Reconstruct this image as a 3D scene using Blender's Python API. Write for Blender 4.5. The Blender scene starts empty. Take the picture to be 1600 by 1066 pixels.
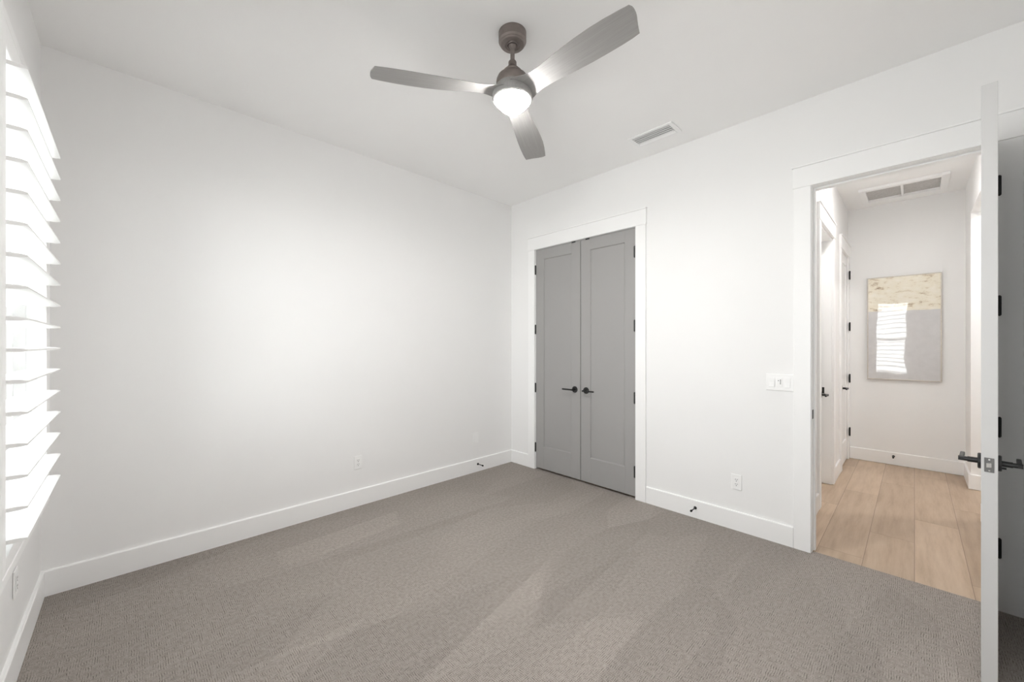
import bpy, bmesh, math, random
from mathutils import Vector, Matrix, Euler

S = bpy.context.scene
C = S.collection
PI = math.pi
R = math.radians

# ------------------------------------------------------------------ camera
cd = bpy.data.cameras.new('camera')
cam = bpy.data.objects.new('camera', cd)
C.objects.link(cam)
cd.sensor_width = 36.0
cd.lens = 36.0 * 613.47 / 1600.0
cd.shift_y = 5.9 / 1600.0
cd.clip_start = 0.02
cam.location = (-3.2716, -3.3642, 1.392)
cam.rotation_euler = (R(90), 0, R(-44.30))
S.camera = cam

# ------------------------------------------------------------------ exposure
S.view_settings.view_transform = 'Standard'
S.view_settings.look = 'None'
S.view_settings.gamma = 1.0
S.view_settings.use_curve_mapping = False
S.view_settings.exposure = 0.45
S.cycles.max_bounces = 14
S.cycles.diffuse_bounces = 10
S.cycles.glossy_bounces = 5
S.cycles.transparent_max_bounces = 16
S.cycles.sample_clamp_indirect = 8.0
S.cycles.use_denoising = True

# ------------------------------------------------------------------ daylight
SKY = 6.3
FAN_LIGHT = 460.0
HALL_LIGHT = 405.0
w = bpy.data.worlds.new('sky')
S.world = w
w.use_nodes = True
wn, wl = w.node_tree.nodes, w.node_tree.links
wn.clear()
wo = wn.new('ShaderNodeOutputWorld')
wb = wn.new('ShaderNodeBackground')
wr = wn.new('ShaderNodeValToRGB')
wc = wn.new('ShaderNodeTexCoord')
wsx = wn.new('ShaderNodeSeparateXYZ')
wm = wn.new('ShaderNodeMapRange')
wm.inputs['From Min'].default_value = -1
wl.new(wc.outputs['Generated'], wsx.inputs[0])
wl.new(wsx.outputs['Z'], wm.inputs['Value'])
wl.new(wm.outputs[0], wr.inputs[0])
wr.color_ramp.elements[0].position = 0.40
wr.color_ramp.elements[0].color = (1.05, 1.045, 1.035, 1)      # added ground glow, sends light up to the ceiling
wr.color_ramp.elements[1].position = 0.56
wr.color_ramp.elements[1].color = (0.90, 0.915, 0.94, 1)       # bright overcast sky
wl.new(wr.outputs[0], wb.inputs['Color'])
wb.inputs['Strength'].default_value = SKY
wl.new(wb.outputs[0], wo.inputs['Surface'])


def portal(name, loc, sy, sz):
    ld = bpy.data.lights.new(name, 'AREA')
    ld.shape = 'RECTANGLE'
    ld.size = sz
    ld.size_y = sy
    ld.cycles.is_portal = True
    o = bpy.data.objects.new(name, ld)
    o.location = loc
    o.rotation_euler = (0, R(-90), 0)
    C.objects.link(o)


portal('window_daylight', (-3.80, -0.93, 1.545), 0.98, 1.82)
portal('window_daylight', (-3.80, -2.83, 1.545), 0.98, 1.82)


# ------------------------------------------------------------------ materials
def node_mat(name):
    m = bpy.data.materials.new(name)
    m.use_nodes = True
    nt = m.node_tree
    nt.nodes.clear()
    out = nt.nodes.new('ShaderNodeOutputMaterial')
    b = nt.nodes.new('ShaderNodeBsdfPrincipled')
    nt.links.new(b.outputs[0], out.inputs[0])
    return m, nt, b, out


def noise(nt, scale, detail=2.0, rough=0.5, vec=None):
    n = nt.nodes.new('ShaderNodeTexNoise')
    n.inputs['Scale'].default_value = scale
    n.inputs['Detail'].default_value = detail
    n.inputs['Roughness'].default_value = rough
    if vec is None:
        tc = nt.nodes.new('ShaderNodeTexCoord')
        vec = tc.outputs['Object']
    nt.links.new(vec, n.inputs['Vector'])
    return n.outputs['Fac']


def ramp(nt, fac, stops):
    r = nt.nodes.new('ShaderNodeValToRGB')
    els = r.color_ramp.elements
    while len(els) < len(stops):
        els.new(0.5)
    for e, (p, c) in zip(els, stops):
        e.position = p
        e.color = (*c, 1)
    nt.links.new(fac, r.inputs[0])
    return r.outputs[0]


def bump(nt, b, h, strength, dist):
    n = nt.nodes.new('ShaderNodeBump')
    n.inputs['Strength'].default_value = strength
    n.inputs['Distance'].default_value = dist
    nt.links.new(h, n.inputs['Height'])
    nt.links.new(n.outputs[0], b.inputs['Normal'])


class N:
    """small helper for scalar math nodes"""
    def __init__(self, nt):
        self.nt = nt

    def m(self, op, a, b=None, c=None):
        n = self.nt.nodes.new('ShaderNodeMath')
        n.operation = op
        for i, v in enumerate((a, b, c)):
            if v is None:
                continue
            if isinstance(v, (int, float)):
                n.inputs[i].default_value = v
            else:
                self.nt.links.new(v, n.inputs[i])
        return n.outputs[0]

    def xyz(self, x, y, z=0.0):
        n = self.nt.nodes.new('ShaderNodeCombineXYZ')
        for i, v in enumerate((x, y, z)):
            if isinstance(v, (int, float)):
                n.inputs[i].default_value = v
            else:
                self.nt.links.new(v, n.inputs[i])
        return n.outputs[0]

    def white(self, vec):
        n = self.nt.nodes.new('ShaderNodeTexWhiteNoise')
        n.noise_dimensions = '3D'
        self.nt.links.new(vec, n.inputs['Vector'])
        return n.outputs['Value']

    def pos(self):
        g = self.nt.nodes.new('ShaderNodeNewGeometry')
        s = self.nt.nodes.new('ShaderNodeSeparateXYZ')
        self.nt.links.new(g.outputs['Position'], s.inputs[0])
        return s.outputs[0], s.outputs[1], s.outputs[2], g.outputs['Position']

    def mix(self, f, a, b, mode='MIX'):
        n = self.nt.nodes.new('ShaderNodeMix')
        n.data_type = 'RGBA'
        n.blend_type = mode
        for i, v in ((0, f), (6, a), (7, b)):
            if isinstance(v, (int, float)):
                n.inputs[i].default_value = v
            elif isinstance(v, tuple):
                n.inputs[i].default_value = (*v, 1)
            else:
                self.nt.links.new(v, n.inputs[i])
        return n.outputs[2]


def paint(name, col, rough=0.55, var=0.012, bscale=220, bstr=0.08, spec=0.35):
    m, nt, b, _ = node_mat(name)
    f = noise(nt, 3.0, 3.0)
    c2 = tuple(max(0, x - var) for x in col)
    nt.links.new(ramp(nt, f, [(0.3, c2), (0.7, col)]), b.inputs['Base Color'])
    b.inputs['Roughness'].default_value = rough
    b.inputs['Specular IOR Level'].default_value = spec
    if bstr:
        bump(nt, b, noise(nt, bscale, 2.0), bstr, 0.002)
    return m


M_WALL = paint('wall_paint', (0.862, 0.860, 0.857), 0.8, 0.006, 160, 0.10, 0.2)
M_CEIL = paint('ceiling_paint', (0.925, 0.923, 0.920), 0.9, 0.006, 120, 0.12, 0.1)
M_TRIM = paint('trim_paint', (0.905, 0.905, 0.902), 0.4, 0.004, 60, 0.02, 0.4)
M_SHUT = paint('shutter_paint', (0.90, 0.90, 0.895), 0.38, 0.004, 60, 0.01, 0.4)
M_GREY = paint('grey_door_paint', (0.345, 0.338, 0.331), 0.5, 0.006, 90, 0.03, 0.35)
M_LGREY = paint('pale_grey_door_paint', (0.62, 0.617, 0.613), 0.5, 0.008, 90, 0.03, 0.35)
M_BLACK = paint('black_metal', (0.012, 0.012, 0.012), 0.38, 0.004, 200, 0.02, 0.5)
M_PLATE = paint('white_plastic', (0.90, 0.90, 0.895), 0.3, 0.004, 60, 0.0, 0.5)
M_SLOT = paint('dark_slot', (0.03, 0.03, 0.03), 0.7, 0.004, 60, 0.0, 0.2)
M_RUBBER = paint('black_rubber', (0.015, 0.015, 0.015), 0.75, 0.004, 90, 0.02, 0.3)
M_VENT = paint('vent_enamel', (0.90, 0.90, 0.90), 0.42, 0.004, 60, 0.0, 0.4)
M_VOID = paint('duct_dark', (0.66, 0.66, 0.66), 0.9, 0.01, 60, 0.0, 0.1)


def metal(name, col, rough, metallic=0.8):
    m, nt, b, _ = node_mat(name)
    f = noise(nt, 40.0, 3.0)
    c2 = tuple(x * 0.85 for x in col)
    nt.links.new(ramp(nt, f, [(0.3, c2), (0.7, col)]), b.inputs['Base Color'])
    b.inputs['Roughness'].default_value = rough
    b.inputs['Metallic'].default_value = metallic
    bump(nt, b, noise(nt, 300.0, 2.0), 0.04, 0.001)
    return m


M_BRONZE = metal('brushed_bronze', (0.27, 0.232, 0.216), 0.45, 0.65)
M_NICKEL = metal('satin_nickel', (0.19, 0.187, 0.183), 0.45, 0.7)
M_STEEL = metal('bright_latch_steel', (0.75, 0.74, 0.72), 0.25, 1.0)
M_PEWTER = metal('pale_pewter_frame', (0.55, 0.50, 0.44), 0.35, 0.7)


def blade_mat():
    m, nt, b, _ = node_mat('weathered_grey_wood')
    tc = nt.nodes.new('ShaderNodeTexCoord')
    mp = nt.nodes.new('ShaderNodeMapping')
    mp.inputs['Scale'].default_value = (5.0, 190.0, 60.0)
    nt.links.new(tc.outputs['Object'], mp.inputs['Vector'])
    f = noise(nt, 1.0, 5.0, 0.6, mp.outputs[0])
    nt.links.new(ramp(nt, f, [(0.25, (0.30, 0.292, 0.283)), (0.55, (0.345, 0.337, 0.328)), (0.8, (0.375, 0.367, 0.358))]), b.inputs['Base Color'])
    b.inputs['Roughness'].default_value = 0.55
    bump(nt, b, f, 0.12, 0.002)
    return m


M_BLADE = blade_mat()


def glow_mat():
    m, nt, b, out = node_mat('lit_opal_glass')
    b.inputs['Base Color'].default_value = (0.9, 0.88, 0.85, 1)
    b.inputs['Roughness'].default_value = 0.25
    b.inputs['Emission Color'].default_value = (1.0, 0.985, 0.965, 1)
    b.inputs['Emission Strength'].default_value = FAN_LIGHT
    return m


M_GLOW = glow_mat()
M_DOWNGLOW = M_GLOW.copy()  # stronger glow for the disc added under the bowl
M_DOWNGLOW.name = 'added_down_glow'
M_GLOW.node_tree.nodes['Principled BSDF'].inputs['Emission Strength'].default_value = 138.0


def glass_mat():
    m, nt, b, out = node_mat('window_glass')
    nt.nodes.remove(b)
    t = nt.nodes.new('ShaderNodeBsdfTransparent')
    t.inputs[0].default_value = (0.97, 0.985, 0.98, 1)
    g = nt.nodes.new('ShaderNodeBsdfGlossy')
    g.inputs['Roughness'].default_value = 0.02
    mx = nt.nodes.new('ShaderNodeMixShader')
    fr = nt.nodes.new('ShaderNodeFresnel')
    fr.inputs['IOR'].default_value = 1.36
    nt.links.new(fr.outputs[0], mx.inputs[0])
    nt.links.new(t.outputs[0], mx.inputs[1])
    nt.links.new(g.outputs[0], mx.inputs[2])
    nt.links.new(mx.outputs[0], out.inputs[0])
    return m


M_GLASS = glass_mat()


def carpet_mat():
    m, nt, b, _ = node_mat('patterned_loop_carpet')
    k = N(nt)
    x, y, z, P = k.pos()
    # slightly wobbly coordinates so that the woven lines are not ruled
    wob = noise(nt, 26.0, 2.0, 0.5, P)
    wv = k.m('MULTIPLY', k.m('SUBTRACT', wob, 0.5), 0.010)
    xx = k.m('ADD', x, wv)
    yy = k.m('ADD', y, wv)
    cell = 0.0165
    cx = k.m('FLOOR', k.m('DIVIDE', xx, cell))
    cy = k.m('FLOOR', k.m('DIVIDE', yy, cell))
    rnd = k.white(k.xyz(cx, cy, 3.1))
    pick = k.m('GREATER_THAN', rnd, 0.5)
    u = k.m('ADD', k.m('MULTIPLY', xx, pick), k.m('MULTIPLY', yy, k.m('SUBTRACT', 1.0, pick)))
    fr = k.m('FRACT', k.m('DIVIDE', u, cell / 2.0))
    line = k.m('ABSOLUTE', k.m('SUBTRACT', fr, 0.5))            # 0 in the groove middle
    groove = nt.nodes.new('ShaderNodeMapRange')
    groove.interpolation_type = 'SMOOTHSTEP'
    groove.inputs['From Min'].default_value = 0.06
    groove.inputs['From Max'].default_value = 0.30
    nt.links.new(line, groove.inputs['Value'])
    g = groove.outputs[0]
    tuft = noise(nt, 240.0, 3.0, 0.7, P)
    # groove depth varies from patch to patch
    dv = noise(nt, 55.0, 2.0, 0.5, P)
    dm = nt.nodes.new('ShaderNodeMapRange')
    dm.inputs['From Min'].default_value = 0.35
    dm.inputs['From Max'].default_value = 0.65
    dm.inputs['To Min'].default_value = 0.12
    dm.inputs['To Max'].default_value = 1.0
    nt.links.new(dv, dm.inputs['Value'])
    dark = k.m('MULTIPLY', k.m('SUBTRACT', 1.0, g), dm.outputs[0])
    # the nap lies one way or the other in long crisp-edged vacuum strokes
    def strokes(rot, sx, sy, off, jit):
        mp = nt.nodes.new('ShaderNodeMapping')
        mp.inputs['Rotation'].default_value = (0, 0, R(rot))
        mp.inputs['Location'].default_value = off
        mp.inputs['Scale'].default_value = (sx, sy, 1.0)
        nt.links.new(P, mp.inputs['Vector'])
        vo = nt.nodes.new('ShaderNodeTexVoronoi')
        vo.voronoi_dimensions = '2D'
        vo.feature = 'SMOOTH_F1'
        vo.inputs['Smoothness'].default_value = 0.06
        vo.inputs['Scale'].default_value = 1.0
        vo.inputs['Randomness'].default_value = jit
        nt.links.new(mp.outputs[0], vo.inputs['Vector'])
        sp = nt.nodes.new('ShaderNodeSeparateColor')
        nt.links.new(vo.outputs['Color'], sp.inputs[0])
        return sp.outputs[0]
    s1 = strokes(-52, 0.85, 3.6, (0.3, 0.2, 0), 1.0)
    s2 = strokes(-20, 0.7, 2.8, (1.3, 3.7, 0), 0.9)
    s3 = noise(nt, 1.6, 2.0, 0.5, P)
    nap = nt.nodes.new('ShaderNodeMapRange')
    nap.inputs['From Min'].default_value = 0.15
    nap.inputs['From Max'].default_value = 0.85
    nap.inputs['To Min'].default_value = 0.88
    nap.inputs['To Max'].default_value = 1.19
    nt.links.new(k.m('ADD', k.m('ADD', k.m('MULTIPLY', s1, 0.40), k.m('MULTIPLY', s2, 0.30)), k.m('MULTIPLY', s3, 0.30)), nap.inputs['Value'])
    base = ramp(nt, tuft, [(0.25, (0.215, 0.190, 0.171)), (0.5, (0.345, 0.312, 0.287)), (0.75, (0.475, 0.437, 0.406))])
    c = k.mix(dark, base, (0.150, 0.130, 0.118))
    vm = nt.nodes.new('ShaderNodeVectorMath')
    vm.operation = 'SCALE'
    nt.links.new(c, vm.inputs[0])
    nt.links.new(nap.outputs[0], vm.inputs['Scale'])
    nt.links.new(vm.outputs[0], b.inputs['Base Color'])
    b.inputs['Roughness'].default_value = 0.95
    b.inputs['Specular IOR Level'].default_value = 0.05
    h = k.m('ADD', k.m('MULTIPLY', g, 0.7), k.m('MULTIPLY', tuft, 0.6))
    bump(nt, b, h, 0.35, 0.003)
    return m


M_CARPET = carpet_mat()


def plank_mat():
    m, nt, b, _ = node_mat('pale_oak_planks')
    k = N(nt)
    x, y, z, P = k.pos()
    pw, pl = 0.2335, 1.52
    v = k.m('DIVIDE', k.m('ADD', y, 2.898), pw)
    row = k.m('FLOOR', v)
    off = k.m('ADD', k.m('MULTIPLY', row, 0.53), 0.37)
    u = k.m('DIVIDE', k.m('ADD', x, off), pl)
    col = k.m('FLOOR', u)
    tone = k.white(k.xyz(row, col, 5.0))
    fv = k.m('ABSOLUTE', k.m('SUBTRACT', k.m('FRACT', v), 0.5))
    fu = k.m('ABSOLUTE', k.m('SUBTRACT', k.m('FRACT', u), 0.5))
    gap = k.m('MAXIMUM', k.m('GREATER_THAN', fv, 0.5 - 0.0013 / pw), k.m('GREATER_THAN', fu, 0.5 - 0.0013 / pl))
    gv = k.xyz(k.m('ADD', k.m('MULTIPLY', x, 1.4), k.m('MULTIPLY', tone, 30.0)), k.m('MULTIPLY', y, 14.0), tone)
    grain = noise(nt, 1.6, 6.0, 0.62, gv)
    base = ramp(nt, grain, [(0.28, (0.430, 0.318, 0.225)), (0.5, (0.530, 0.405, 0.298)), (0.75, (0.600, 0.475, 0.360))])
    tn = ramp(nt, tone, [(0.0, (0.80, 0.78, 0.76)), (1.0, (1.06, 1.06, 1.05))])
    c = k.mix(1.0, base, tn, 'MULTIPLY')
    c = k.mix(gap, c, (0.22, 0.155, 0.11))
    nt.links.new(c, b.inputs['Base Color'])
    b.inputs['Roughness'].default_value = 0.42
    b.inputs['Specular IOR Level'].default_value = 0.4
    bump(nt, b, k.m('SUBTRACT', k.m('MULTIPLY', grain, 0.2), gap), 0.25, 0.002)
    return m


M_PLANK = plank_mat()


def art_mat():
    """cream and pale gold scratched band over flat silver grey, under a glossy resin coat"""
    m, nt, b, _ = node_mat('scratched_gold_and_grey_canvas')
    k = N(nt)
    x, y, z, P = k.pos()
    zz = k.m('ADD', z, k.m('MULTIPLY', noise(nt, 9.0, 2.0, 0.5, P), 0.012))
    top = k.m('GREATER_THAN', zz, 1.790)
    mp = nt.nodes.new('ShaderNodeMapping')
    mp.inputs['Rotation'].default_value = (R(52), 0, 0)
    mp.inputs['Scale'].default_value = (1, 2.2, 6.0)
    nt.links.new(P, mp.inputs['Vector'])
    w1 = noise(nt, 4.2, 6.0, 0.68, mp.outputs[0])
    w2 = noise(nt, 11.0, 5.0, 0.7, P)
    mixf = k.m('ADD', k.m('MULTIPLY', w1, 0.65), k.m('MULTIPLY', w2, 0.35))
    gold = ramp(nt, mixf, [(0.355, (0.26, 0.19, 0.12)), (0.41, (0.60, 0.50, 0.36)), (0.465, (0.80, 0.74, 0.60)),
                           (0.60, (0.84, 0.79, 0.68)), (0.72, (0.88, 0.86, 0.80))])
    grey = ramp(nt, noise(nt, 14.0, 4.0, 0.6, P), [(0.3, (0.57, 0.56, 0.562)), (0.7, (0.62, 0.61, 0.612))])
    nt.links.new(k.mix(top, grey, gold), b.inputs['Base Color'])
    b.inputs['Roughness'].default_value = 0.5
    b.inputs['Coat Weight'].default_value = 1.0
    b.inputs['Coat Roughness'].default_value = 0.02
    b.inputs['Coat IOR'].default_value = 1.78
    wv = noise(nt, 2.2, 1.0, 0.4, P)
    bn = nt.nodes.new('ShaderNodeBump')
    bn.inputs['Strength'].default_value = 0.12
    bn.inputs['Distance'].default_value = 0.02
    nt.links.new(wv, bn.inputs['Height'])
    nt.links.new(bn.outputs[0], b.inputs['Coat Normal'])
    bump(nt, b, mixf, 0.2, 0.004)
    return m


M_ART = art_mat()


def filter_mat():
    m, nt, b, _ = node_mat('filter_media')
    f = noise(nt, 60.0, 4.0, 0.7)
    nt.links.new(ramp(nt, f, [(0.3, (0.42, 0.41, 0.40)), (0.7, (0.60, 0.59, 0.58))]), b.inputs['Base Color'])
    b.inputs['Roughness'].default_value = 0.95
    bump(nt, b, f, 0.5, 0.01)
    return m


M_FILTER = filter_mat()


# ------------------------------------------------------------------ mesh helpers
class MB:
    def __init__(self):
        self.bm = bmesh.new()

    def box(self, x0, x1, y0, y1, z0, z1):
        xs, ys, zs = sorted((x0, x1)), sorted((y0, y1)), sorted((z0, z1))
        v = [self.bm.verts.new((x, y, z)) for x in xs for y in ys for z in zs]
        for f in ((0, 1, 3, 2), (4, 6, 7, 5), (0, 4, 5, 1), (2, 3, 7, 6), (0, 2, 6, 4), (1, 5, 7, 3)):
            self.bm.faces.new([v[i] for i in f])
        return self

    def prism(self, pts, axis, a, b):
        """polygon pts (2D) extruded along axis 0/1/2 from a to b"""
        def P(p, t):
            q = list(p)
            q.insert(axis, t)
            return q
        A = [self.bm.verts.new(P(p, a)) for p in pts]
        B = [self.bm.verts.new(P(p, b)) for p in pts]
        n = len(pts)
        self.bm.faces.new(A)
        self.bm.faces.new(list(reversed(B)))
        for i in range(n):
            j = (i + 1) % n
            self.bm.faces.new([A[j], A[i], B[i], B[j]])
        return self

    def tube(self, p0, p1, r0, r1=None, n=20, caps=True):
        r1 = r0 if r1 is None else r1
        p0, p1 = Vector(p0), Vector(p1)
        d = (p1 - p0).normalized()
        a = d.orthogonal().normalized()
        b = d.cross(a)
        rings = []
        for p, r in ((p0, r0), (p1, r1)):
            rings.append([self.bm.verts.new(p + a * (r * math.cos(2 * PI * i / n)) + b * (r * math.sin(2 * PI * i / n))) for i in range(n)])
        for i in range(n):
            j = (i + 1) % n
            self.bm.faces.new([rings[0][i], rings[0][j], rings[1][j], rings[1][i]])
        if caps:
            self.bm.faces.new(list(reversed(rings[0])))
            self.bm.faces.new(rings[1])
        return self

    def lathe(self, prof, origin=(0, 0, 0), axis='Z', n=40):
        """prof: (radius, height) list; closed at the ends where the radius is 0"""
        o = Vector(origin)
        rings = []
        for r, h in prof:
            ring = []
            if r < 1e-6:
                loc = {'Z': Vector((0, 0, h)), 'Y': Vector((0, h, 0)), 'X': Vector((h, 0, 0))}[axis]
                ring = [self.bm.verts.new(o + loc)]
            else:
                for i in range(n):
                    c, s = r * math.cos(2 * PI * i / n), r * math.sin(2 * PI * i / n)
                    loc = {'Z': Vector((c, s, h)), 'Y': Vector((c, h, s)), 'X': Vector((h, c, s))}[axis]
                    ring.append(self.bm.verts.new(o + loc))
            rings.append(ring)
        for A, B in zip(rings, rings[1:]):
            for i in range(n):
                j = (i + 1) % n
                if len(A) == 1 and len(B) == 1:
                    continue
                if len(A) == 1:
                    self.bm.faces.new([A[0], B[i], B[j]])
                elif len(B) == 1:
                    self.bm.faces.new([A[i], A[j], B[0]])
                else:
                    self.bm.faces.new([A[i], A[j], B[j], B[i]])
        return self

    def build(self, name, mat, parent=None, bevel=0.0, smooth=False, seg=2):
        bmesh.ops.recalc_face_normals(self.bm, faces=self.bm.faces)
        me = bpy.data.meshes.new(name)
        self.bm.to_mesh(me)
        self.bm.free()
        me.materials.append(mat)
        o = bpy.data.objects.new(name, me)
        C.objects.link(o)
        if parent is not None:
            o.parent = parent
        if smooth:
            for p in me.polygons:
                p.use_smooth = True
            e = o.modifiers.new('split', 'EDGE_SPLIT')
            e.split_angle = R(35)
        if bevel:
            bv = o.modifiers.new('bevel', 'BEVEL')
            bv.width = bevel
            bv.segments = seg
            bv.limit_method = 'ANGLE'
            bv.angle_limit = R(40)
        return o


def tag(o, label, cat, group=None, kind=None):
    o['label'] = label
    o['category'] = cat
    if group:
        o['group'] = group
    if kind:
        o['kind'] = kind
    return o


def empty(name, loc=(0, 0, 0), rz=0.0):
    o = bpy.data.objects.new(name, None)
    o.empty_display_size = 0.1
    o.location = loc
    o.rotation_euler = (0, 0, rz)
    C.objects.link(o)
    return o


def copy_tree(o, parent=None):
    c = o.copy()
    C.objects.link(c)
    if parent is not None:
        c.parent = parent
    for ch in list(o.children):
        copy_tree(ch, c)
    return c


def struct(name, mb, mat, label, cat, bevel=0.0):
    o = mb.build(name, mat, None, bevel)
    return tag(o, label, cat, None, 'structure')


H = 3.048          # ceiling height
XL = -3.619        # window wall face
YB = -3.778        # rear wall face
T = 0.12
HY0, HY1 = -2.79, -3.745     # hall side wall faces
HX = 3.09                    # hall end wall face
DH = 2.452                   # top of the door slabs

# ------------------------------------------------------------------ shell
mb = MB().box(XL - T, 0.03, YB - T, T, -0.10, 0.0)
struct('floor', mb, M_CARPET, 'taupe patterned loop carpet covering the bedroom floor', 'carpet')
mb = MB().box(0.03, HX + T, -6.2, T, -0.10, -0.004)
struct('floor_hall', mb, M_PLANK, 'pale oak plank floor of the hall beyond the doorway', 'floor')
mb = MB().box(XL - T, HX + T, -6.2, T, H, H + 0.12)
struct('ceiling', mb, M_CEIL, 'smooth white painted ceiling', 'ceiling')

mb = MB().box(XL - T, 0.9, 0.0, T, 0, H)
struct('wall_far', mb, M_WALL, 'long plain pale wall left of the closet', 'wall')

# window wall with two openings
WIN = [(-1.415, -0.445), (-3.315, -2.345)]
WZ0, WZ1 = 0.665, 2.425
mb = MB()
for y0, y1 in ((-0.445, 0.0), (-2.345, -1.415), (YB - T, -3.315)):
    mb.box(XL - T, XL, y0, y1, 0, H)
for y0, y1 in WIN:
    mb.box(XL - T, XL, y0, y1, 0, WZ0)
    mb.box(XL - T, XL, y0, y1, WZ1, H)
struct('wall_left', mb, M_WALL, 'pale wall that carries the shuttered window', 'wall')

# closet / doorway wall
CL0, CL1 = -0.388, -1.614       # closet opening
EN0, EN1 = -2.882, -3.665       # hall doorway
mb = MB()
mb.box(0, T, 0.0, CL0 + 0.02, 0, H)
mb.box(0, T, CL1 - 0.02, EN0 + 0.02, 0, H)
mb.box(0, T, EN1 - 0.02, YB - T, 0, H)
mb.box(0, T, CL0 + 0.02, CL1 - 0.02, DH + 0.022, H)
mb.box(0, T, EN0 + 0.02, EN1 - 0.02, DH + 0.022, H)
struct('wall_right', mb, M_WALL, 'pale wall holding the grey closet doors and the hall doorway', 'wall')

mb = MB().box(XL - T, 0.0, YB - T, YB, 0, H)
struct('wall_rear', mb, M_WALL, 'pale rear wall seen at the right edge behind the open door', 'wall')

# hall walls
D4 = (0.985, 1.750)
D5 = (2.385, 2.995)
mb = MB()
mb.box(T, D4[0], HY0, HY0 + T, 0, H)
mb.box(D4[1], D5[0], HY0, HY0 + T, 0, H)
mb.box(D5[1], HX, HY0, HY0 + T, 0, H)
mb.box(D4[0], D4[1], HY0, HY0 + T, DH, H)
mb.box(D5[0], D5[1], HY0, HY0 + T, DH, H)
struct('wall_hall_left', mb, M_WALL, 'hall side wall with two white doors, seen through the doorway', 'wall')
mb = MB().box(HX, HX + T, HY1 - T, T, 0, H)
struct('wall_hall_end', mb, M_WALL, 'pale hall end wall behind the tall painting', 'wall')
OX0, OX1, OZ = 1.527, 2.555, 2.665
mb = MB()
mb.box(T, OX0, HY1, HY1 - T, 0, H)
mb.box(OX1, HX + T, HY1, HY1 - T, 0, H)
mb.box(OX0, OX1, HY1, HY1 - T, OZ, H)
struct('wall_hall_right', mb, M_WALL, 'hall side wall with a wide cased opening, right of the painting', 'wall')
# the passage beyond the opening and the closed rooms behind the doors
mb = MB()
mb.box(OX1, OX1 + T, HY1 - T, -6.2, 0, H)
mb.box(OX0 - T, OX0, HY1 - T, -6.2, 0, H)
mb.box(OX0 - T, OX1 + T, -6.2, -6.08, 0, H)
mb.box(0.78, 0.90, -2.1, 0.0, 0, H)
mb.box(T, HX, -2.1, -2.22, 0, H)
struct('wall_passage', mb, M_WALL, 'pale walls of the side passage off the hall', 'wall')


# ------------------------------------------------------------------ baseboards
def base_profile(t=0.015, h=0.142):
    return [(0, 0), (t, 0), (t, h - 0.006), (t - 0.004, h), (0, h)]


def baseboard(name, segs, label):
    """segs: (axis, fixed face coordinate, direction into the room, a, b)"""
    mb = MB()
    for axis, c, d, a, b in segs:
        pts = [(c + d * p, q) for p, q in base_profile()]
        if axis == 'y':                       # runs along Y, face at x = c
            mb.prism(pts, 1, a, b)
        else:                                 # runs along X, face at y = c
            mb.prism(pts, 0, a, b)
    return struct(name, mb, M_TRIM, label, 'baseboard')


baseboard('baseboard_far', [('x', 0.0, -1, XL, 0.0)], 'tall white baseboard along the long plain wall')
baseboard('baseboard_left', [('y', XL, 1, YB, -0.0145)], 'tall white baseboard under the shuttered window')
baseboard('baseboard_right', [('y', 0.0, -1, -0.0145, CL0 + 0.097), ('y', 0.0, -1, CL1 - 0.099, EN0 + 0.097)],
          'tall white baseboard between the closet and the hall doorway')
baseboard('baseboard_rear', [('x', YB, 1, XL + 0.0145, 0.0)], 'white baseboard on the rear wall in the shade of the open door')
baseboard('baseboard_hall_left', [('x', HY0, -1, 1.84, 2.295), ('x', HY0, -1, T, 0.89)], 'short white baseboard between the two hall doors')
baseboard('baseboard_hall_end', [('y', HX, -1, HY0 - 0.02, HY1)], 'white baseboard under the painting at the hall end')
baseboard('baseboard_hall_right', [('x', HY1, 1, OX1 - 0.0145, HX - 0.0145), ('x', HY1, 1, T, OX0 + 0.0145),
                                   ('y', OX1, -1, HY1 + 0.0005, -6.0), ('y', OX0, 1, HY1 + 0.0005, -6.0)],
          'white baseboard turning into the opening right of the painting')

# ------------------------------------------------------------------ door casings
CW = 0.095


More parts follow.
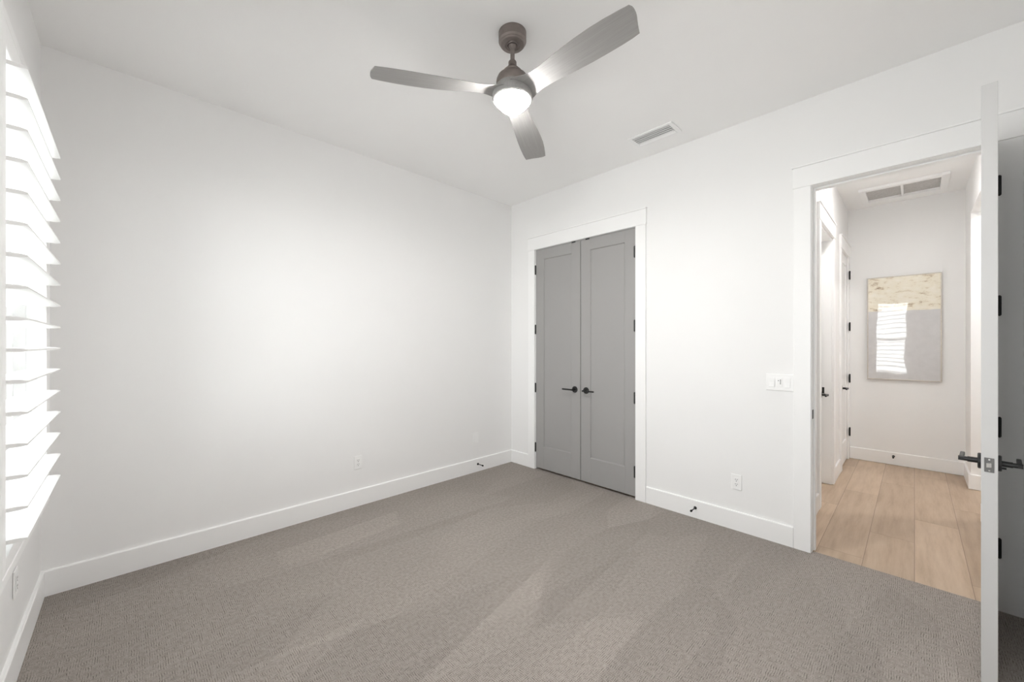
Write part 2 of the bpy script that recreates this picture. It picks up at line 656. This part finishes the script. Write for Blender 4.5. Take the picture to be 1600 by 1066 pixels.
def casing(name, label, y0, y1, right_w=CW, jamb_depth=T, stop_x=None):
    """flat craftsman casing round an opening y0 (left, larger y) .. y1 on wall x = 0"""
    root = empty(name, (0, (y0 + y1) / 2, 0))
    tag(root, label, 'door casing', None, 'structure')
    cy = (y0 + y1) / 2
    zt = DH + 0.004
    MB().box(-0.018, 0.0, y0 - cy, y0 - cy + CW, 0, zt).build('side_casing', M_TRIM, root, 0.002)
    MB().box(-0.018, 0.0, y1 - cy, y1 - cy - right_w, 0, zt).build('side_casing', M_TRIM, root, 0.002)
    ro = 0.006 if right_w > 0.09 else 0.0
    MB().box(-0.022, 0.0, y0 - cy + CW + 0.004, y1 - cy - right_w - ro, zt, zt + 0.136).build('head_casing', M_TRIM, root, 0.002)
    MB().box(-0.030, 0.0, y0 - cy + CW + 0.010, y1 - cy - right_w - ro * 1.6, zt + 0.136, zt + 0.148).build('head_cap', M_TRIM, root, 0.003)
    j = MB()
    j.box(0.0, jamb_depth, y0 - cy - 0.004, y0 - cy + 0.0195, 0, DH + 0.021)
    j.box(0.0, jamb_depth, y1 - cy + 0.002, y1 - cy - 0.0195, 0, DH + 0.021)
    j.box(0.0, jamb_depth, y0 - cy - 0.004, y1 - cy + 0.002, DH + 0.003, DH + 0.021)
    j.build('jamb', M_TRIM, root, 0.0015)
    if stop_x is not None:
        s = MB()
        s.box(stop_x, stop_x + 0.034, y0 - cy - 0.0045, y0 - cy - 0.015, 0, DH + 0.002)
        s.box(stop_x, stop_x + 0.034, y1 - cy + 0.0025, y1 - cy + 0.013, 0, DH + 0.002)
        s.box(stop_x, stop_x + 0.034, y0 - cy - 0.015, y1 - cy + 0.013, DH - 0.008, DH + 0.0025)
        s.build('door_stop_strip', M_TRIM, root, 0.0015)
    return root, cy


tr1, _ = casing('trim_1', 'white flat casing with taller head board around the grey closet doors', CL0, CL1, CW + 0.002)
tr2, c2 = casing('trim_2', 'white casing and jamb around the open hall doorway', EN0, EN1, 0.088, T + 0.012, 0.048)
# latch strike on the left jamb of the doorway
MB().box(0.006, 0.036, EN0 - c2 - 0.0045, EN0 - c2 - 0.007, 0.895, 0.955).build('strike_plate', M_BLACK, tr2, 0.0008)
# hall side casing of the same doorway
hc = MB()
hc.box(T, T + 0.018, EN0, EN0 + 0.0895, 0, DH + 0.004)
hc.box(T, T + 0.018, EN1, HY1 + 0.0005, 0, DH + 0.004)
hc.box(T, T + 0.020, EN0 + 0.0895, HY1 + 0.0005, DH + 0.004, DH + 0.14)
struct('trim_3', hc, M_TRIM, 'white casing on the hall side of the doorway', 'door casing', 0.002)


def hall_casing(name, label, x0, x1, far_w):
    zt = DH + 0.004
    root = empty(name, ((x0 + x1) / 2, HY0, 0))
    tag(root, label, 'door casing', None, 'structure')
    c = (x0 + x1) / 2
    MB().box(x0 - c, x0 - c - 0.09, -0.018, 0, 0, zt).build('side_casing', M_TRIM, root, 0.002)
    MB().box(x1 - c, x1 - c + far_w, -0.018, 0, 0, zt).build('side_casing', M_TRIM, root, 0.002)
    MB().box(x0 - c - 0.096, x1 - c + far_w + (0.006 if far_w > 0.0895 else 0), -0.022, 0, zt, zt + 0.136).build('head_casing', M_TRIM, root, 0.002)
    MB().box(x0 - c - 0.102, x1 - c + far_w + (0.012 if far_w > 0.0895 else 0), -0.030, 0, zt + 0.136, zt + 0.148).build('head_cap', M_TRIM, root, 0.003)
    return root


t4 = hall_casing('trim_4', 'white casing of the nearer hall door, just past the doorway', D4[0], D4[1], 0.09)
j = MB()
c = (D4[0] + D4[1]) / 2
j.box(D4[0] - c + 0.0005, D4[0] - c + 0.018, 0.0, T, 0, DH - 0.001)
j.box(D4[1] - c - 0.0005, D4[1] - c - 0.018, 0.0, T, 0, DH - 0.001)
j.box(D4[0] - c + 0.018, D4[1] - c - 0.018, 0.0, T, DH - 0.019, DH - 0.001)
j.build('jamb', M_TRIM, t4, 0.0015)
MB().box(D4[1] - c - 0.0185, D4[1] - c - 0.020, 0.058, 0.076, 0.905, 0.965).build('strike_plate', M_BLACK, t4)
t5 = hall_casing('trim_5', 'white casing of the hall door beside the end wall', D5[0], D5[1], HX - D5[1] - 0.001)


# ------------------------------------------------------------------ doors
def slab(mb, w, t, z0, z1, y0):
    """one-panel shaker slab: width along +X from 0, thickness from y0 to y0 - t"""
    st, rt, rb = 0.112, 0.112, 0.245
    rec = 0.010
    mb.box(0, st, y0, y0 - t, z0, z1)
    mb.box(w - st, w, y0, y0 - t, z0, z1)
    mb.box(st, w - st, y0, y0 - t, z1 - rt, z1)
    mb.box(st, w - st, y0, y0 - t, z0, z0 + rb)
    # recessed panel with a sloped sticking round it, both faces
    mb.box(st, w - st, y0 - rec, y0 - t + rec, z0 + rb, z1 - rt)
    k = 0.008
    for s, yy, yr in ((1, y0, y0 - rec), (-1, y0 - t, y0 - t + rec)):
        mb.prism([(st, yy), (st + k, yr), (st, yr)], 2, z0 + rb, z1 - rt)
        mb.prism([(w - st, yy), (w - st - k, yr), (w - st, yr)], 2, z0 + rb, z1 - rt)
        mb.prism([(yy, z0 + rb), (yr, z0 + rb + k), (yr, z0 + rb)], 0, st, w - st)
        mb.prism([(yy, z1 - rt), (yr, z1 - rt - k), (yr, z1 - rt)], 0, st, w - st)


def lever(parent, x, y, z, ny, dx, length=0.122, privacy=False):
    """round rose and straight bar lever on a face at local y; ny = outward sign, dx = which way the bar points"""
    h = MB().lathe([(0, 0), (0.0325, 0), (0.0325, ny * 0.007), (0.030, ny * 0.010), (0, ny * 0.010)], (x, y, z), 'Y', 32) \
        .build('door_handle', M_BLACK, parent, 0, True)
    n = MB()
    n.tube((x, y + ny * 0.0095, z), (x, y + ny * 0.038, z), 0.0115)
    n.tube((x, y + ny * 0.038, z), (x, y + ny * 0.064, z), 0.0095)
    n.build('neck', M_BLACK, h, 0, True)
    MB().box(x - dx * 0.010, x + dx * length, y + ny * 0.0485, y + ny * 0.0625, z - 0.0075, z + 0.0075).build('lever_bar', M_BLACK, h, 0.003)
    if privacy:
        MB().tube((x + dx * 0.018, y + ny * 0.0095, z - 0.022), (x + dx * 0.018, y + ny * 0.022, z - 0.022), 0.004, n=12).build('privacy_pin', M_BLACK, h)
    return h


def hinge(parent, x, y, z, leaf=None):
    """ball tip butt hinge barrel standing along Z"""
    m = MB()
    m.tube((x, y, z - 0.048), (x, y, z + 0.048), 0.0075, n=14)
    m.tube((x, y, z + 0.048), (x, y, z + 0.054), 0.0075, 0.003, n=14)
    m.tube((x, y, z - 0.048), (x, y, z - 0.054), 0.0075, 0.003, n=14)
    if leaf:
        m.box(*leaf, z - 0.046, z + 0.046)
    return m.build('hinge', M_BLACK, parent, 0, True)


HZ = (2.231, 1.564, 0.912, 0.245)
HZE = (2.223, 1.596, 0.962, 0.33)


def closet_leaf(name, label, left):
    """leaf local frame: +X along the leaf from its hinge edge, +Y out of the wall into the room"""
    wleaf = 0.604
    root = empty(name, (0, 0, 0))
    mb = MB()
    slab(mb, wleaf, 0.035, 0.020, DH - 0.001, 0.0)
    me = mb.build(name, M_GREY, None, 0.0015)
    bpy.data.objects.remove(root)
    me.name = name
    tag(me, label, 'door', None, 'structure')
    # map local (+X, +Y) to the world
    if left:     # hinge at y = CL0, leaf runs to -Y, outward is -X
        M = Matrix(((0, -1, 0, 0.004), (-1, 0, 0, CL0 - 0.0065), (0, 0, 1, 0), (0, 0, 0, 1)))
    else:        # hinge at y = CL1, leaf runs to +Y, outward is -X
        M = Matrix(((0, -1, 0, 0.004), (1, 0, 0, CL1 + 0.0045), (0, 0, 1, 0), (0, 0, 0, 1)))
    return me, M, wleaf


for left in (True, False):
    nm = 'door_1' if left else 'door_2'
    lb = 'left leaf of the grey shaker closet doors, nearer the room corner' if left else \
         'right leaf of the grey shaker closet doors, nearer the hall doorway'
    o, M, wl_ = closet_leaf(nm, lb, left)
    o.matrix_world = M
    lever(o, wl_ - 0.066, 0.0, 0.934, 1, -1)
    for z in HZ:
        hinge(o, -0.0015 if left else 0.0055, 0.0078 if left else 0.0145, z)
    MB().box(wl_ - 0.105, wl_ - 0.06, 0.0002, 0.006, DH - 0.010, DH + 0.001).build('ball_catch', M_BLACK, o)

# hall doorway door, standing open
mb = MB()
slab(mb, 0.762, 0.044, 0.014, DH - 0.002, 0.0)
d3 = mb.build('door_3', M_LGREY, None, 0.0015)
tag(d3, 'pale grey bedroom door standing open, seen edge on at the right', 'door', None, 'structure')
d3.location = (-0.024, EN1 - 0.001, 0)
d3.rotation_euler = (0, 0, R(180 - 5.1))
lever(d3, 0.762 - 0.064, 0.0, 0.906, 1, -1, privacy=True)
lever(d3, 0.762 - 0.064, -0.044, 0.906, -1, -1)
lp = MB().box(0.7615, 0.764, -0.0355, -0.0095, 0.876, 0.934).build('latch_plate', M_NICKEL, d3, 0.001)
m = MB()
m.prism([(0.7635, -0.030), (0.773, -0.030), (0.7635, -0.016)], 2, 0.896, 0.914)
m.build('latch_bolt', M_STEEL, lp, 0.0008)
m = MB()
for zz in (0.883, 0.927):
    m.lathe([(0, 0.7640), (0.0035, 0.7640), (0.003, 0.7650), (0, 0.7650)], (0, -0.0225, zz), 'X', 12)
m.build('screw', M_STEEL, lp)
for z in HZE:
    hinge(d3, -0.002, 0.0078, z)

# white hall doors
mb = MB()
slab(mb, D4[1] - D4[0] - 0.040, 0.035, 0.012, DH - 0.022, 0.0)
d4 = mb.build('door_4', M_TRIM, None, 0.0015)
tag(d4, 'closed white hall door set deep in its jamb, just past the doorway', 'door', None, 'structure')
d4.location = (D4[1] - 0.020, HY0 + 0.080, 0)
d4.rotation_euler = (0, 0, PI)
lever(d4, 0.062, 0.0, 0.895, 1, 1)
mb = MB()
slab(mb, D5[1] - D5[0] - 0.006, 0.035, 0.012, DH - 0.003, 0.0)
d5 = mb.build('door_5', M_TRIM, None, 0.0015)
tag(d5, 'closed white hall door with black hinges beside the end wall', 'door', None, 'structure')
d5.location = (D5[1] - 0.003, HY0 - 0.001, 0)
d5.rotation_euler = (0, 0, PI)
lever(d5, D5[1] - D5[0] - 0.006 - 0.062, 0.0, 0.905, 1, 1)
for z in (2.235, 1.612, 0.985, 0.338):
    hinge(d5, 0.0, 0.0260, z, (-0.018, 0.018, 0.0186, 0.0215))


# ------------------------------------------------------------------ windows and shutters
def window_unit(name, label, y0, y1):
    yc = (y0 + y1) / 2
    hw = (y1 - y0) / 2
    root = empty(name, (XL - 0.075, yc, WZ0))
    tag(root, label, 'window', None, 'structure')
    h = WZ1 - WZ0
    f = MB()
    fw = 0.035
    for a, b in ((-hw + 0.0005, -hw + fw), (hw - fw, hw - 0.0005)):
        f.box(-0.04, 0.04, a, b, 0.0005, h - 0.0005)
    f.box(-0.04, 0.04, -hw + fw, hw - fw, 0.0005, fw)
    f.box(-0.04, 0.04, -hw + fw, hw - fw, h - fw, h - 0.0005)
    f.build('window_frame', M_SHUT, root, 0.002)
    i = hw - fw
    zm = h * 0.5
    for k, (z0, z1, x) in enumerate(((fw, zm + 0.02, 0.012), (zm - 0.02, h - fw, -0.016))):
        s = MB()
        sw = 0.042
        s.box(x - 0.013, x + 0.013, -i, -i + sw, z0, z1)
        s.box(x - 0.013, x + 0.013, i - sw, i, z0, z1)
        s.box(x - 0.013, x + 0.013, -i + sw, i - sw, z0, z0 + sw)
        s.box(x - 0.013, x + 0.013, -i + sw, i - sw, z1 - sw, z1)
        so = s.build('sash', M_SHUT, root, 0.002)
        MB().box(x - 0.002, x + 0.002, -i + sw, i - sw, z0 + sw, z1 - sw).build('pane', M_GLASS, so)
    return root


window_unit('window_1', 'daylit sash window behind the open shutter at the left edge', *WIN[0])
window_unit('window_2', 'daylit sash window beside the camera, mirrored in the hall painting', *WIN[1])


def shutter():
    """local frame: origin at window centre on the wall face, +X into the room"""
    root = empty('plantation_shutter', (XL, -0.93, 0))
    zb, zt = 0.632, 2.452
    fo = 0.525           # frame half width outside
    fi = 0.482           # frame half width inside
    dep = 0.0705         # frame stands this far off the wall
    f = MB()
    f.box(0.0, dep, -fo, -fi, zb, zt)
    f.box(0.0, dep, fi, fo, zb, zt)
    f.box(0.0, dep, -fi, fi, zb, zb + 0.036)
    f.box(0.0, dep, -fi, fi, zt - 0.036, zt)
    f.build('shutter_frame', M_SHUT, root, 0.004, seg=3)
    ps = 0.048           # stile width
    x0, x1 = 0.0420, 0.0700
    a, b = zb + 0.038, zt - 0.038
    i = fi - 0.002
    MB().box(x0, x1, -i, -i + ps, a, b).build('stile', M_SHUT, root, 0.003)
    MB().box(x0, x1, i - ps, i, a, b).build('stile', M_SHUT, root, 0.003)
    MB().box(x0, x1, -i + ps, i - ps, a, 0.716).build('bottom_rail', M_SHUT, root, 0.003)
    MB().box(x0, x1, -i + ps, i - ps, 2.340, b).build('top_rail', M_SHUT, root, 0.003)
    lw, lt = 0.1142, 0.0115
    half = i - ps - 0.002
    prof = []
    n = 9
    for k in range(n):
        t = -1 + 2 * k / (n - 1)
        prof.append((lw / 2 * t, lt / 2 * math.sqrt(max(0, 1 - (abs(t) ** 3.2))) * 0.72 + 0.0026))
    prof = prof + [(p, -q) for p, q in reversed(prof)]
    xc = 0.0560
    first = None
    for k in range(16):
        z = 0.7655 + 0.1015 * k
        if first is None:
            first = MB().prism(prof, 1, -half, half).build('louver', M_SHUT, root, 0, True)
            lo = first
        else:
            lo = first.copy()
            C.objects.link(lo)
            lo.parent = root
        lo.location = (xc, 0, z)
        lo.rotation_euler = (0, R(0.0), 0)
    return root


sh = tag(shutter(), 'white plantation shutter with level louvers on the window at the left edge', 'shutter')
sh2 = copy_tree(sh)
sh2.location = (XL, -2.83, 0)
tag(sh2, 'white plantation shutter on the window beside the camera, mirrored in the painting', 'shutter')


# ------------------------------------------------------------------ ceiling fan
FX, FY = -1.812, -1.872
fan = empty('ceiling_fan', (FX, FY, H))
tag(fan, 'bronze ceiling fan with three grey wood blades and a lit bowl', 'ceiling fan')
Z = lambda z: z - H
MB().lathe([(0, 0), (0.0735, 0), (0.0735, -0.046), (0.0685, -0.052), (0.0665, -0.054), (0.0665, -0.058), (0.061, -0.064),
            (0.040, -0.066), (0.038, -0.062), (0.030, -0.060), (0.026, -0.066), (0.022, -0.062), (0, -0.058)]).build('canopy', M_BRONZE, fan, 0, True)
MB().lathe([(0.0, -0.058), (0.018, -0.061), (0.020, -0.068), (0.013, -0.078), (0.0115, -0.082), (0.0115, Z(2.890)), (0, Z(2.890))], n=24).build('down_rod', M_BRONZE, fan, 0, True)
MB().lathe([(0, Z(2.900)), (0.018, Z(2.899)), (0.0215, Z(2.894)), (0.0215, Z(2.876)), (0.024, Z(2.870)), (0.034, Z(2.858)), (0.046, Z(2.846)),
            (0.0500, Z(2.842)), (0.0505, Z(2.830)), (0.056, Z(2.826)), (0.068, Z(2.821)), (0.078, Z(2.812)), (0.0845, Z(2.798)), (0.0865, Z(2.784)),
            (0.0865, Z(2.766)), (0.084, Z(2.762)), (0, Z(2.762))], n=48).build('motor_housing', M_BRONZE, fan, 0, True)
MB().lathe([(0, Z(2.7615)), (0.086, Z(2.7615)), (0.092, Z(2.755)), (0.100, Z(2.735)), (0.106, Z(2.718)), (0.1075, Z(2.702)),
            (0.105, Z(2.692)), (0.0985, Z(2.688)), (0.0945, Z(2.690)), (0.0940, Z(2.697)), (0, Z(2.697))], n=48).build('blade_hub', M_BLADE, fan, 0, True)
rim = []
nb = 12
for k in range(nb + 1):
    t = k / nb * PI / 2
    rim.append((0.0925 * math.cos(t), Z(2.6965) - 0.057 * math.sin(t)))
LR = 0.058
rim = [(max(r_, LR), h_) for r_, h_ in rim if r_ > LR - 0.02]
bowl = MB().lathe([(0, Z(2.6965))] + rim, n=48).build('light_bowl', M_GLOW, fan, 0, True)
zl = rim[-1][1]
MB().lathe([(0, zl + 0.0005), (LR, zl + 0.0005), (LR, zl - 0.0004), (LR * 0.55, zl - 0.0016), (0, zl - 0.002)], n=48).build('down_glow_disc', M_DOWNGLOW, bowl, 0, True)  # added glowing disc, lights the room downward and spares the blades


def blade(ang, name='fan_blade'):
    st = [  # r, trailing edge, leading edge, pitch, height at centre line
        (0.050, -0.084, 0.088, 9, 2.726), (0.080, -0.078, 0.084, 10, 2.726), (0.105, -0.066, 0.076, 11, 2.726), (0.135, -0.054, 0.068, 12, 2.725), (0.175, -0.048, 0.064, 12.5, 2.724),
        (0.230, -0.051, 0.065, 12, 2.722), (0.300, -0.060, 0.070, 10.5, 2.719), (0.370, -0.067, 0.074, 10, 2.717), (0.450, -0.073, 0.078, 10, 2.715),
        (0.530, -0.075, 0.080, 10, 2.714), (0.600, -0.072, 0.080, 10, 2.713), (0.655, -0.066, 0.078, 10, 2.712), (0.690, -0.060, 0.074, 10, 2.712)]
    tip = [(-0.057, 0.712), (-0.040, 0.7185), (-0.015, 0.7165), (0.015, 0.711), (0.045, 0.702), (0.062, 0.694), (0.070, 0.688)]
    bm = bmesh.new()
    nc = 9
    rows = []
    for r, lo, hi, ph, zc in st:
        row = []
        for k in range(nc):
            s = lo + (hi - lo) * k / (nc - 1)
            rr = r
            if r > 0.64:      # push the last rows out to the slanted tip
                u = k / (nc - 1) * (len(tip) - 1)
                i = min(int(u), len(tip) - 2)
                tr = tip[i][1] + (tip[i + 1][1] - tip[i][1]) * (u - i)
                rr = 0.6 + (tr - 0.6) * ((r - 0.6) / (0.690 - 0.6))
            camber = 0.006 * (1 - (2 * k / (nc - 1) - 1) ** 2)
            a = R(ph)
            row.append((rr, s * math.cos(a), zc - s * math.sin(a) + camber))
        rows.append(row)
    th = 0.0075
    top, bot = [], []
    for i, row in enumerate(rows):
        tk, bk = [], []
        for k, (x, y, z) in enumerate(row):
            e = 1 - (2 * k / (nc - 1) - 1) ** 4
            t = th * (0.25 + 0.75 * e)
            tk.append(bm.verts.new((x, y, z - H + t / 2)))
            bk.append(bm.verts.new((x, y, z - H - t / 2)))
        top.append(tk)
        bot.append(bk)
    for i in range(len(rows) - 1):
        for k in range(nc - 1):
            bm.faces.new([top[i][k], top[i + 1][k], top[i + 1][k + 1], top[i][k + 1]])
            bm.faces.new([bot[i][k], bot[i][k + 1], bot[i + 1][k + 1], bot[i + 1][k]])
        for k in (0, nc - 1):
            bm.faces.new([top[i][k], bot[i][k], bot[i + 1][k], top[i + 1][k]])
    for i in (0, len(rows) - 1):
        for k in range(nc - 1):
            bm.faces.new([top[i][k], top[i][k + 1], bot[i][k + 1], bot[i][k]])
    mbb = MB()
    mbb.bm.free()
    mbb.bm = bm
    o = mbb.build(name, M_BLADE, fan, 0, True)
    o.rotation_euler = (0, 0, R(ang))
    return o


b0 = blade(150.5)
for a in (31.5, -90.0):
    o = b0.copy()
    C.objects.link(o)
    o.rotation_euler = (0, 0, R(a))

# ------------------------------------------------------------------ ceiling register
vx, vy = -0.309, -1.932
vent = empty('ceiling_vent', (vx, vy, H))
tag(vent, 'small white slotted air vent on the ceiling near the closet', 'air vent')
hx, hy = 0.094, 0.178
m = MB()
for a in ((-hx, hx, -hy, -hy + 0.030), (-hx, hx, hy - 0.030, hy), (-hx, -hx + 0.028, -hy + 0.03, hy - 0.03), (hx - 0.028, hx, -hy + 0.03, hy - 0.03)):
    m.box(*a, -0.010, -0.0005)
m.build('vent_frame', M_VENT, vent, 0.003)
MB().box(-hx + 0.028, hx - 0.028, -hy + 0.030, hy - 0.030, -0.0025, -0.0006).build('duct', M_VOID, vent)
sl = None
for k in range(5):
    x = -0.053 + 0.0265 * k
    if sl is None:
        sl = MB().box(-0.0118, 0.0118, -hy + 0.0305, hy - 0.0305, -0.0012, 0.0012).build('vent_blade', M_VENT, vent)
        o = sl
    else:
        o = sl.copy()
        C.objects.link(o)
    o.location = (x, 0, -0.0110)
    o.rotation_euler = (0, R(-20 if k < 4 else 25), 0)

# return air grille on the hall ceiling
gx0, gx1, gy0, gy1 = 2.31, 2.84, -3.605, -2.945
gx, gy = (gx0 + gx1) / 2, (gy0 + gy1) / 2
gr = empty('return_air_grille', (gx, gy, H))
tag(gr, 'white return air grille on the hall ceiling above the painting', 'air grille')
ax, ay = (gx1 - gx0) / 2, (gy1 - gy0) / 2
m = MB()
fwid = 0.055
m.box(-ax, ax, -ay, -ay + fwid, -0.030, -0.0005).box(-ax, ax, ay - fwid, ay, -0.030, -0.0005)
m.box(-ax, -ax + fwid, -ay + fwid, ay - fwid, -0.030, -0.0005).box(ax - fwid, ax, -ay + fwid, ay - fwid, -0.030, -0.0005)
m.build('grille_frame', M_VENT, gr, 0.003)
MB().box(-ax + fwid, ax - fwid, -ay + fwid, ay - fwid, -0.006, -0.0006).build('filter', M_FILTER, gr)
MB().box(-ax + fwid, ax - fwid, -0.010, 0.010, -0.026, -0.0065).build('centre_bar', M_VENT, gr, 0.002)


# ------------------------------------------------------------------ outlets, switches
def outlet_proto():
    """local frame: plate in the XZ plane, +Y out of the wall"""
    root = empty('wall_outlet')
    MB().box(-0.035, 0.035, 0.0003, 0.006, -0.0575, 0.0575).build('cover_plate', M_PLATE, root, 0.0025)
    f = MB().box(-0.0165, 0.0165, 0.0062, 0.0085, -0.0335, 0.0335).build('receptacle', M_PLATE, root, 0.0012)
    s = MB()
    for dz in (0.017, -0.017):
        s.box(-0.0075, -0.0050, 0.0084, 0.0088, dz - 0.001, dz + 0.008)
        s.box(0.0050, 0.0075, 0.0084, 0.0088, dz - 0.001, dz + 0.008)
        s.lathe([(0, 0.0084), (0.0030, 0.0084), (0.0030, 0.0088), (0, 0.0088)], (0, 0, dz - 0.0085), 'Y', 12)
    s.build('slots', M_SLOT, f)
    return root


op = outlet_proto()
op.location = (-1.853, -0.0005, 0.3745)
op.rotation_euler = (0, 0, PI)
tag(op, 'white duplex outlet low on the long plain wall, left of the blank plate', 'outlet', 'duplex outlets in the bedroom')
o = copy_tree(op)
o.location = (-0.0005, -2.431, 0.360)
o.rotation_euler = (0, 0, PI / 2)
tag(o, 'white duplex outlet between the closet and the hall doorway', 'outlet', 'duplex outlets in the bedroom')
o = copy_tree(op)
o.location = (XL + 0.0005, -0.705, 0.384)
o.rotation_euler = (0, 0, -PI / 2)
tag(o, 'white duplex outlet under the shuttered window', 'outlet', 'duplex outlets in the bedroom')

bp = empty('data_plate', (-0.548, -0.0005, 0.3725), PI)
tag(bp, 'white wall plate with a blank centre insert near the room corner', 'wall plate')
MB().box(-0.035, 0.035, 0.0003, 0.006, -0.0575, 0.0575).build('cover_plate', M_PLATE, bp, 0.0025)
MB().box(-0.0165, 0.0165, 0.0062, 0.0080, -0.0335, 0.0335).build('blank_insert', M_PLATE, bp, 0.0012)

sw = empty('light_switch', (-0.0005, -2.704, 1.128), PI / 2)
tag(sw, 'white three-gang switch plate beside the hall doorway', 'light switch')
MB().box(-0.0815, 0.0815, 0.0003, 0.006, -0.0575, 0.0575).build('cover_plate', M_PLATE, sw, 0.0025)
for dx in (0.046, -0.046):
    rk = MB()
    rk.prism([(0.0062, -0.0335), (0.0110, -0.0335), (0.0075, 0.0), (0.0080, 0.0335), (0.0062, 0.0335)], 0, dx - 0.0165, dx + 0.0165)
    rk.build('rocker', M_PLATE, sw, 0.0008)
fc = MB().box(-0.0165, 0.0165, 0.0062, 0.0085, -0.0335, 0.0335).build('fan_control', M_PLATE, sw, 0.0012)
m = MB()
for dz in (0.017, 0.0085, -0.001, -0.0095):
    m.box(-0.0085, -0.0035, 0.0084, 0.0095, dz - 0.0026, dz + 0.0026)
m.lathe([(0, 0.0084), (0.003, 0.0084), (0.003, 0.0095), (0, 0.0095)], (0.006, 0, 0.012), 'Y', 12)
m.build('control_buttons', M_SLOT, fc)


# ------------------------------------------------------------------ spring-less door stops on the baseboards
def stop_proto():
    root = empty('door_stop')
    MB().lathe([(0, 0.0003), (0.0125, 0.0003), (0.0125, 0.003), (0.009, 0.008), (0.0045, 0.011), (0, 0.011)], axis='Y', n=20).build('base', M_BLACK, root, 0, True)
    MB().tube((0, 0.0105, 0), (0, 0.075, 0), 0.0042, n=14).build('rod', M_BLACK, root, 0, True)
    MB().lathe([(0, 0.0745), (0.0075, 0.0745), (0.0085, 0.078), (0.0085, 0.087), (0.0065, 0.090), (0, 0.090)], axis='Y', n=18).build('bumper', M_RUBBER, root, 0, True)
    return root


sp = stop_proto()
sp.location = (-0.527, -0.0152, 0.082)
sp.rotation_euler = (0, 0, PI)
tag(sp, 'black door stop on the baseboard below the blank wall plate', 'door stop', 'baseboard door stops')
for loc, rz, lab in (((-0.0152, -2.135, 0.082), PI / 2, 'black door stop on the baseboard right of the closet'),
                     ((HX - 0.0152, -3.195, 0.098), PI / 2, 'black door stop on the hall baseboard under the painting'),
                     ((-0.730, YB + 0.0152, 0.088), 0.0, 'black door stop on the rear baseboard behind the open door')):
    o = copy_tree(sp)
    o.location = loc
    o.rotation_euler = (0, 0, rz)
    tag(o, lab, 'door stop', 'baseboard door stops')

# ------------------------------------------------------------------ painting at the hall end
pa = empty('painting', (HX, -3.272, 0.985))
tag(pa, 'tall abstract painting with gold band over grey on the hall end wall', 'painting')
pw, ph_ = 0.302, 1.200
m = MB()
ft = 0.010
m.box(-0.036, -0.0005, -pw, -pw + ft, 0, ph_).box(-0.036, -0.0005, pw - ft, pw, 0, ph_)
m.box(-0.036, -0.0005, -pw + ft, pw - ft, 0, ft).box(-0.036, -0.0005, -pw + ft, pw - ft, ph_ - ft, ph_)
m.build('picture_frame', M_PEWTER, pa, 0.0015)
MB().box(-0.031, -0.006, -pw + ft, pw - ft, ft, ph_ - ft).build('canvas', M_ART, pa)


# ------------------------------------------------------------------ unseen lamps added to light the hall, above the door head
def fill_can(loc, energy, label):
    root = empty('added_hall_light', loc)
    tag(root, label, 'ceiling light', 'added hall lights')
    MB().lathe([(0.055, -0.0005), (0.085, -0.0005), (0.085, -0.004), (0.078, -0.008), (0.055, -0.006), (0.055, -0.0005)], n=32).build('trim_ring', M_VENT, root, 0, True)
    ml = M_GLOW.copy()
    ml.node_tree.nodes['Principled BSDF'].inputs['Emission Strength'].default_value = energy
    MB().lathe([(0, -0.0006), (0.0548, -0.0006), (0.0548, -0.004), (0, -0.004)], n=32).build('lens', ml, root, 0, True)


fill_can((1.30, -3.15, H), HALL_LIGHT * 0.8, 'unseen ceiling light added to light the hall, over its floor light pool')
fill_can((2.05, -4.5, H), HALL_LIGHT * 1.15, 'unseen ceiling light added in the side passage to light the hall')
